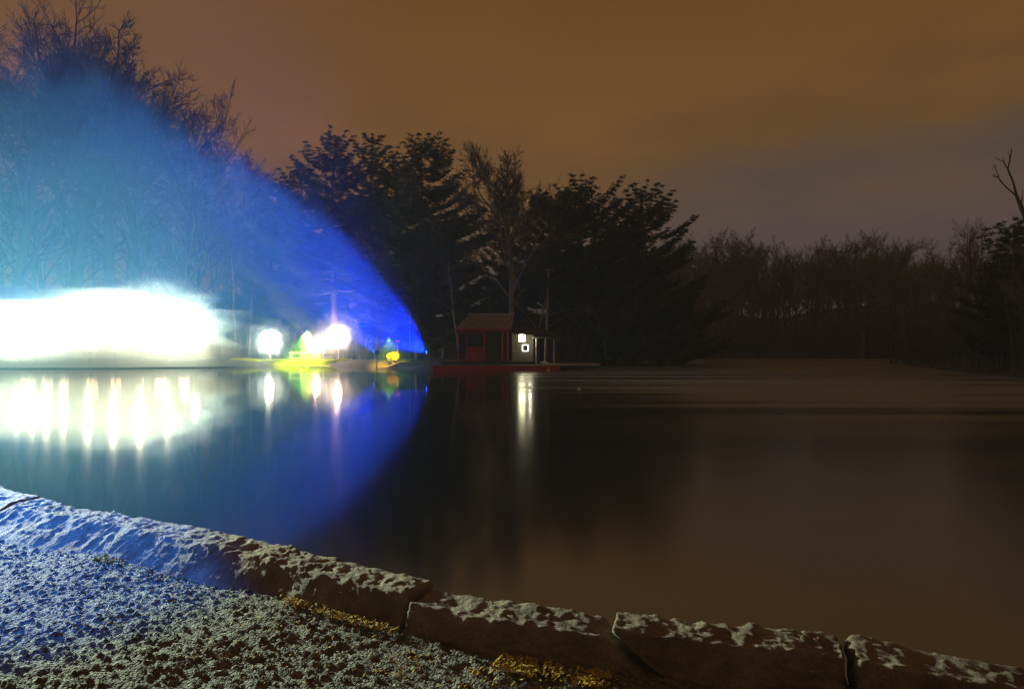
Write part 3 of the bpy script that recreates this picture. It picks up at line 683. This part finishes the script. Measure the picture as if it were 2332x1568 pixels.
# big dead limb at the right edge
X = GX(2400, 44); o = empty("dead_tree", (X, 44, gz(X, 44)), "dead tree with sparse antler like limbs at the right edge", "tree")
mb = MB()
def Q(x, y): p = W(x, y, 44); return (p.x - X, 0 + (x - 2300) * .004, p.z - o.location.z)
mb.tube([(0, 0, -.3), (0, 0, .2), Q(2388, 640), Q(2360, 540), Q(2332, 475), Q(2318, 445)], [.36, .28, .22, .17, .13, .10], 9)
mb.build("trunk", M['bark'], o, True); mb = MB()
for br, r in (([(2318, 445), (2310, 415), (2296, 385), (2302, 360), (2306, 338)], .075), ([(2318, 445), (2290, 425), (2272, 405), (2258, 398)], .055), ([(2290, 425), (2276, 412), (2262, 375), (2257, 388)], .035), ([(2272, 405), (2257, 402)], .03), ([(2296, 385), (2284, 368), (2264, 360)], .035), ([(2302, 360), (2297, 346)], .03), ([(2300, 395), (2288, 372), (2284, 358)], .03), ([(2345, 500), (2330, 470), (2334, 430)], .05)):
    mb.tube([Q(*q) for q in br], [r * (1 - .6 * i / (len(br) - 1)) for i in range(len(br))], 6)
mb.build("limbs", M['bark'], o, True)

# far woods: copies of six bare trees
rnd = random.Random(77); protos = []
for k in range(6):
    tr, cr = bare_tree_mesh(100 + k, 24, spread=rnd.uniform(.30, .42), limbs=rnd.randint(9, 13), r0=.38, clear=rnd.uniform(.2, .42), twig=.038, dense=.76, up=.3)
    o = empty("bare_tree", (0, 0, 0), "leafless tree among many in the far woods across the lake", "tree", "leafless trees of the far woods")
    tr.build("trunk", M['bark'], o, True); cr.build("crown", M['twig'], o); protos.append(o)
first = set()
def far_tree(x, d, ytop):
    k = rnd.randrange(6); X = GX(x, d); b = gz(X, d)
    if k not in first: first.add(k); o = protos[k]
    else: o = copy_tree(protos[k])
    s = max(.3, (CAMZ - (ytop - HZ) / FX * d - b) / 24)
    o.location = (X, d, b); o.scale = (s * rnd.uniform(.85, 1.1),) * 2 + (s,); o.rotation_euler = (0, 0, rnd.uniform(0, 6.28))
for x in np.linspace(1540, 2160, 46):
    far_tree(x + rnd.uniform(-8, 8), rnd.uniform(136, 158), 528 + rnd.uniform(-12, 44) + (25 if x > 2050 else 0))
for x in np.linspace(1500, 2230, 40):
    far_tree(x + rnd.uniform(-8, 8), rnd.uniform(150, 190), 570 + rnd.uniform(-15, 40))
for x in np.linspace(2030, 2480, 26):
    far_tree(x + rnd.uniform(-8, 8), rnd.uniform(72, 100), 570 + rnd.uniform(-25, 50) - (40 if x > 2200 else 0))
for x in np.linspace(1060, 1540, 16):
    far_tree(x + rnd.uniform(-8, 8), rnd.uniform(105, 150), 600 + rnd.uniform(-30, 40))
for x in np.linspace(-200, 660, 26):
    far_tree(x + rnd.uniform(-8, 8), rnd.uniform(92, 112), 400 + rnd.uniform(-60, 70) - max(0, 300 - x) * .25)

# undergrowth along the banks
def brush(pts_fn, n, hmax, seed, name, label, wid=.02):
    rnd = random.Random(seed); mb = MB()
    for _ in range(n):
        X, Y = pts_fn(rnd); z = gz(X, Y); h = hmax * rnd.uniform(.3, 1) ** 1.3
        lx, ly = rnd.gauss(0, .16) * h, rnd.gauss(0, .16) * h; a = rnd.uniform(0, 6.28); w = wid * rnd.uniform(.7, 1.6); dx, dy = math.cos(a) * w, math.sin(a) * w
        mx_, my_ = lx * .35, ly * .35
        mb.add([(X - dx, Y - dy, z - .1), (X + dx, Y + dy, z - .1), (X + mx_ + dx * .7, Y + my_ + dy * .7, z + h * .55), (X + mx_ - dx * .7, Y + my_ - dy * .7, z + h * .55), (X + lx, Y + ly, z + h)], [(0, 1, 2, 3), (3, 2, 4)])
        for _k in range(3):
            t = rnd.uniform(.3, .9); bxx, byy, bz = X + mx_ * t * 1.6, Y + my_ * t * 1.6, z + h * t; l = h * .28
            ex, ey, ez = bxx + rnd.gauss(0, l * .7), byy + rnd.gauss(0, l * .7), bz + l * rnd.uniform(.2, 1)
            mb.add([(bxx - dx * .6, byy - dy * .6, bz), (bxx + dx * .6, byy + dy * .6, bz), (ex, ey, ez)], [(0, 1, 2)])
    return tag(mb.build(name, M['brush']), label, "undergrowth", kind="stuff")
def region(polyx, d0, d1):
    def f(r):
        while True:
            d = r.uniform(d0, d1); X = GX(r.uniform(*polyx), d)
            if gz(X, d) > .4: return X, d
    return f
brush(region((1420, 2120), 106, 150), 26000, 6.5, 1, "undergrowth", "bare dark undergrowth beneath the far woods", .04)
brush(region((2040, 2500), 44, 110), 16000, 6, 2, "undergrowth", "bare dark undergrowth on the right hand shore", .025)
brush(region((1060, 1500), 78, 120), 11000, 7, 3, "undergrowth", "bare dark undergrowth behind the boathouse", .03)
brush(region((-200, 960), 84, 105), 7000, 6, 6, "undergrowth", "dark undergrowth behind the lamps on the left bank", .03)

# ------------------------------------------------------------------ pines
_r = random.Random(2); TUFT = []
for _t in range(14):
    tv = []
    for _ in range(8):
        v = Vector((_r.gauss(0, 1), _r.gauss(0, 1), _r.gauss(.1, .45))).normalized() * _r.uniform(.6, 1.05); w = Matrix.Rotation(_r.uniform(0, 6.28), 3, v) @ (v.orthogonal().normalized() * .12)
        tv += [tuple(-w), tuple(w), tuple(v)]
    TUFT.append(tv)
TUFT = np.array(TUFT)
def tri_object(name, mat, verts, parent):
    n = len(verts); me = bpy.data.meshes.new(name); me.vertices.add(n); me.vertices.foreach_set("co", verts.astype(np.float32).ravel())
    me.loops.add(n); me.loops.foreach_set("vertex_index", np.arange(n, dtype=np.int32)); me.polygons.add(n // 3)
    me.polygons.foreach_set("loop_start", np.arange(0, n, 3, dtype=np.int32)); me.update(calc_edges=True); me.validate()
    me.materials.append(mat); o = bpy.data.objects.new(name, me); COL.objects.link(o); o.parent = parent; return o
def pine_mesh(seed, h, base=.2, spread=.3, whorls=15, flat=.0, top=.25, tuft=.46, right_bias=0, plume=.2):
    rnd = random.Random(seed); tr = MB(); C = []
    n = 8; sway = lambda z: Vector((math.sin(z / h * 6 + seed) * .012 * h * z / h, 0, 0))
    tr.tube([Vector((0, 0, -.3 + (h + .1) * k / n)) + sway(max(0, h * k / n)) for k in range(n + 1)], [.019 * h * (1 - .92 * k / n) for k in range(n + 1)], 8)
    def bough(z, az, L_, rise, thick):
        hd = Vector((math.cos(az), math.sin(az), 0)); sd = Vector((-hd.y, hd.x, 0)); p0 = Vector((0, 0, z)) + sway(z)
        m = max(3, int(L_ / .36)); bend = rnd.uniform(.06, .22); bp = [p0]
        for i in range(1, m + 1):
            t = i / m; bp.append(p0 + hd * (L_ * t) + sd * (.05 * L_ * math.sin(t * 4 + seed)) + Vector((0, 0, L_ * (rise * t + bend * t * t - .12 * math.sin(t * 3.1)))))
        tr.tube(bp, [max(.012, thick * (1 - .85 * i / m)) for i in range(m + 1)], 4)
        lo = rnd.uniform(.12, .38)
        for i in range(1, m + 1):
            t = i / m
            if t < lo: continue
            w = L_ * plume * (.35 + .65 * math.sin(math.pi * min(1, (t - lo) / (1.02 - lo)) ** .8))
            for _ in range(max(6, int(w * 22))):
                q = rnd.uniform(-1, 1); c = bp[i] + sd * (q * w) + hd * rnd.uniform(-.25, .35) + Vector((0, 0, rnd.uniform(-.02, .22) + .16 * abs(q) * w))
                C.append((c.x, c.y, c.z, tuft * rnd.uniform(.6, 1.1)))
    for k in range(whorls):
        u = (k + rnd.uniform(.2, .8)) / whorls; z0 = h * (base + (1 - base) * u * .97)
        prof = max(top * (1 - u) ** .45, (1 - u) ** .6) * (1 if u > .12 else .8)
        nb = rnd.randint(4, 6); a0 = rnd.uniform(0, 6.28)
        for j in range(nb):
            az = a0 + j * 6.28 / nb + rnd.uniform(-.35, .35); L_ = 1.3 * h * spread * prof * rnd.choice((.5, .75, .9, 1.0, 1.15)) + .6
            L_ *= 1 + right_bias * math.cos(az)
            bough(z0 + rnd.uniform(-.25, .25), az, L_, rnd.uniform(-.04, .2) + .9 * u ** 3 - flat, max(.02, .004 * h * (1 - u)))
    for k in range(14):
        C.append((0 + sway(h).x, 0, h - k * .16, tuft))
    C = np.array(C); k = h / (C[:, 2] + C[:, 3]).max(); C[:, 2] *= k
    tr.v = [(p[0], p[1], p[2] * k if p[2] > 0 else p[2]) for p in tr.v]
    ti = np.random.RandomState(seed).randint(0, len(TUFT), len(C))
    V = C[:, None, :3] + TUFT[ti] * C[:, 3][:, None, None]
    return tr, V.reshape(-1, 3)
def pine(x, d, ytop, label, seed, group="pines by the boathouse", **k):
    X = GX(x, d); b = gz(X, d); h = CAMZ - (ytop - HZ) / FX * d - b
    tr, cr = pine_mesh(seed, h, **k); o = empty("pine_tree", (X, d, b), label, "tree", group)
    tr.build("trunk", M['bark'], o, True); tri_object("crown", M['needles'], cr, o); return o
pine(760, 84, 292, "tall open topped pine, leftmost of the pines against the sky", 1, spread=.22, base=.3, whorls=17)
pine(842, 88, 296, "narrow pine top between the leftmost pine and the largest one", 2, spread=.18, base=.25, whorls=17)
pine(955, 78, 300, "largest pine with long flat boughs reaching right over the sky", 3, spread=.27, base=.12, whorls=22, flat=.06, right_bias=.18)
pine(900, 86, 335, "dark pine standing close behind the largest one", 4, spread=.26, base=.08, whorls=20)
pine(690, 90, 372, "low dark pine on the left flank of the pine group", 5, spread=.3, base=.12, whorls=16)
pine(615, 92, 388, "small round topped evergreen near the flat topped bare trees", 6, spread=.3, base=.05, whorls=14)
pine(1012, 84, 470, "dark younger pine between the largest pine and the pale trunk", 7, spread=.3, base=.06, whorls=16)
pine(1318, 80, 392, "broad crowned pine with a bristly top right of the bare tree", 8, spread=.36, base=.22, whorls=17, top=.5)
pine(1255, 86, 430, "pine half hidden between the bare tree and the broad crowned pine", 9, spread=.3, base=.15, whorls=16)
pine(1462, 80, 408, "pine with upswept right hand boughs at the right of the pine group", 10, spread=.30, base=.10, whorls=19, right_bias=.1)
pine(1400, 88, 470, "dark pine filling the gap between the two right hand pines", 11, spread=.3, base=.05, whorls=16)
pine(1150, 90, 500, "dark pine behind the trunk of the tall bare tree", 12, spread=.26, base=.1, whorls=14)
pine(1500, 92, 560, "lowest pine at the right flank by the far woods", 13, spread=.3, base=.05, whorls=13)
pine(790, 92, 430, "dense dark pine low under the leftmost tall pine", 14, spread=.32, base=.03, whorls=16)
pine(2312, 56, 490, "dark evergreen with a rounded head at the right edge", 15, group="", spread=.30, base=.06, whorls=17, top=.5)

# ------------------------------------------------------------------ flare glow over the left of the lake, built as an added volume
def glow_mist():
    m = bpy.data.materials.new("flare_mist"); m.use_nodes = True; t = m.node_tree
    t.nodes.remove(t.nodes["Principled BSDF"]); sc = t.nodes.new("ShaderNodeVolumeScatter")
    sc.inputs["Color"].default_value = (.10, .56, 1, 1); sc.inputs["Density"].default_value = .0095; sc.inputs["Anisotropy"].default_value = 0  # scatter colour carries the blue of the flare glow
    t.links.new(sc.outputs[0], t.nodes["Material Output"].inputs["Volume"])
    nu, nv = 110, 70; top = []
    for j in range(nv + 1):
        y = 10 + (112 - 10) * j / nv
        xb = -3.2 - 4.6 * min(1, (y - 9) / 52)
        if y > 66: xb -= (y - 66) * .12
        for i in range(nu + 1):
            x = xb - 82 * (i / nu) ** 1.5
            s = xb - x
            ridge = max(0.02, 1 - ((y - 76) / 54) ** 2) ** (.8 + 2.2 * max(0, min(1, (s - 14) / 26)))
            H = (30 + 16 * max(0, min(1, (s - 14) / 26))) * ridge
            z = (2.6 * min(1, s / .8) * ridge + H * (1 - math.exp(-s * 1.45 * ridge ** .5 / max(H, .5)))) * (1 + .20 * noise.fractal(Vector((x * .10, y * .10, 3)), 1, 2, 3))
            wall = max(0, min(1, (112 - y) / 10))
            z = max(.05, z * wall); top.append((x + 1.5 * noise.fractal(Vector((y * .22, x * .08, 1)), 1, 2, 3), y, .3 + z * (1 + .16 * noise.fractal(Vector((x * .5, y * .5, 9)), .8, 2, 3))))
    n1 = nu + 1; nn = len(top); vs = top + [(p[0], p[1], -.6) for p in top]; fs = []
    for j in range(nv):
        for i in range(nu):
            a = j * n1 + i; fs.append((a, a + n1, a + n1 + 1, a + 1)); fs.append((nn + a, nn + a + 1, nn + a + n1 + 1, nn + a + n1))
    for j in range(nv):
        for i in (0, nu):
            a = j * n1 + i; q = (a, a + n1, nn + a + n1, nn + a); fs.append(q if i else tuple(reversed(q)))
    for i in range(nu):
        for j in (0, nv):
            a = j * n1 + i; q = (a, a + 1, nn + a + 1, nn + a); fs.append(q if j == 0 else tuple(reversed(q)))
    me = bpy.data.meshes.new("glow_mist"); me.from_pydata(vs, [], fs)
    import bmesh
    bm = bmesh.new(); bm.from_mesh(me); bmesh.ops.recalc_face_normals(bm, faces=bm.faces); bm.to_mesh(me); bm.free()
    me.materials.append(m)
    o = bpy.data.objects.new("glow_mist", me); COL.objects.link(o)
    tag(o, "blue flare glow shaped as an added fog body over the left bank and the water", "glow_mist", kind="stuff")
glow_mist()
def glare_cloud(c, r, dens, label):  # lamp glare shaped as an added volume of pale fog
    m = bpy.data.materials.new("glare_mist"); m.use_nodes = True; t = m.node_tree
    t.nodes.remove(t.nodes["Principled BSDF"]); sc = t.nodes.new("ShaderNodeVolumeScatter")
    sc.inputs["Color"].default_value = (.80, .92, 1, 1); sc.inputs["Density"].default_value = dens
    t.links.new(sc.outputs[0], t.nodes["Material Output"].inputs["Volume"])
    mb = MB(); rings = []
    for i in range(1, 24):
        a = math.pi * i / 24; ring = []
        for k in range(40):
            b = 2 * math.pi * k / 40; v = Vector((-math.cos(a), math.sin(a) * math.cos(b), math.sin(a) * math.sin(b)))
            q = 1 + .36 * noise.fractal(v * 2.3 + Vector((r[0], 0, 0)), 1, 2, 3)
            sg = lambda u: math.copysign(abs(u) ** .7, u)
            ring.append((c[0] + sg(v.x) * r[0] * q, c[1] + v.y * r[1] * q, max(.12, c[2] + v.z * r[2] * q)))
        rings.append(ring)
    mb.loft(rings, True); o = mb.build("glow_mist", m); tag(o, label, "glow_mist", kind="stuff")
cx = GX(195, 75)
glare_cloud((cx + .5, 71.2, 2.9), (15.4, 3.4, 4.2), .26, "dense white glare shaped as added fog round the row of floodlights")
glare_cloud((cx - .5, 71.4, 3.0), (17.0, 4.4, 5.0), .09, "thinner white glare shaped as added fog round the dense core")
glare_cloud((cx - 1, 73.5, 3.8), (19.5, 4.6, 6.2), .035, "faint outer glare shaped as added fog fading away round the floodlights")
for x, y, d, r, lab in ((615, 779, 81.6, 1.5, "small bright glare fog added round the lone globe lamp"), (722, 786, 81.6, 1.1, "small pinkish glare fog added round the lower globe lamp"), (770, 766, 82.1, 1.6, "small pinkish glare fog added round the taller globe lamp")):
    p = W(x, y, d); glare_cloud(p, (r, .8, r), .30, lab); glare_cloud(p, (r * 1.7, 1.2, r * 1.7), .06, lab.replace("small", "faint wider"))

def haze():  # added haze volume that lifts the dark woods toward grey
    m = bpy.data.materials.new("lift_haze"); m.use_nodes = True; t = m.node_tree
    t.nodes.remove(t.nodes["Principled BSDF"]); pv = t.nodes.new("ShaderNodeVolumePrincipled")
    pv.inputs["Color"].default_value = (.68, .78, 1, 1); pv.inputs["Density"].default_value = .0010
    t.links.new(pv.outputs[0], t.nodes["Material Output"].inputs["Volume"])
    mb = MB(); mb.box((0, 105, 20), (600, 410, 46)); o = mb.build("haze", m); tag(o, "thin haze added over the lake, lifting the dark trees toward grey", "haze", kind="stuff")
haze()
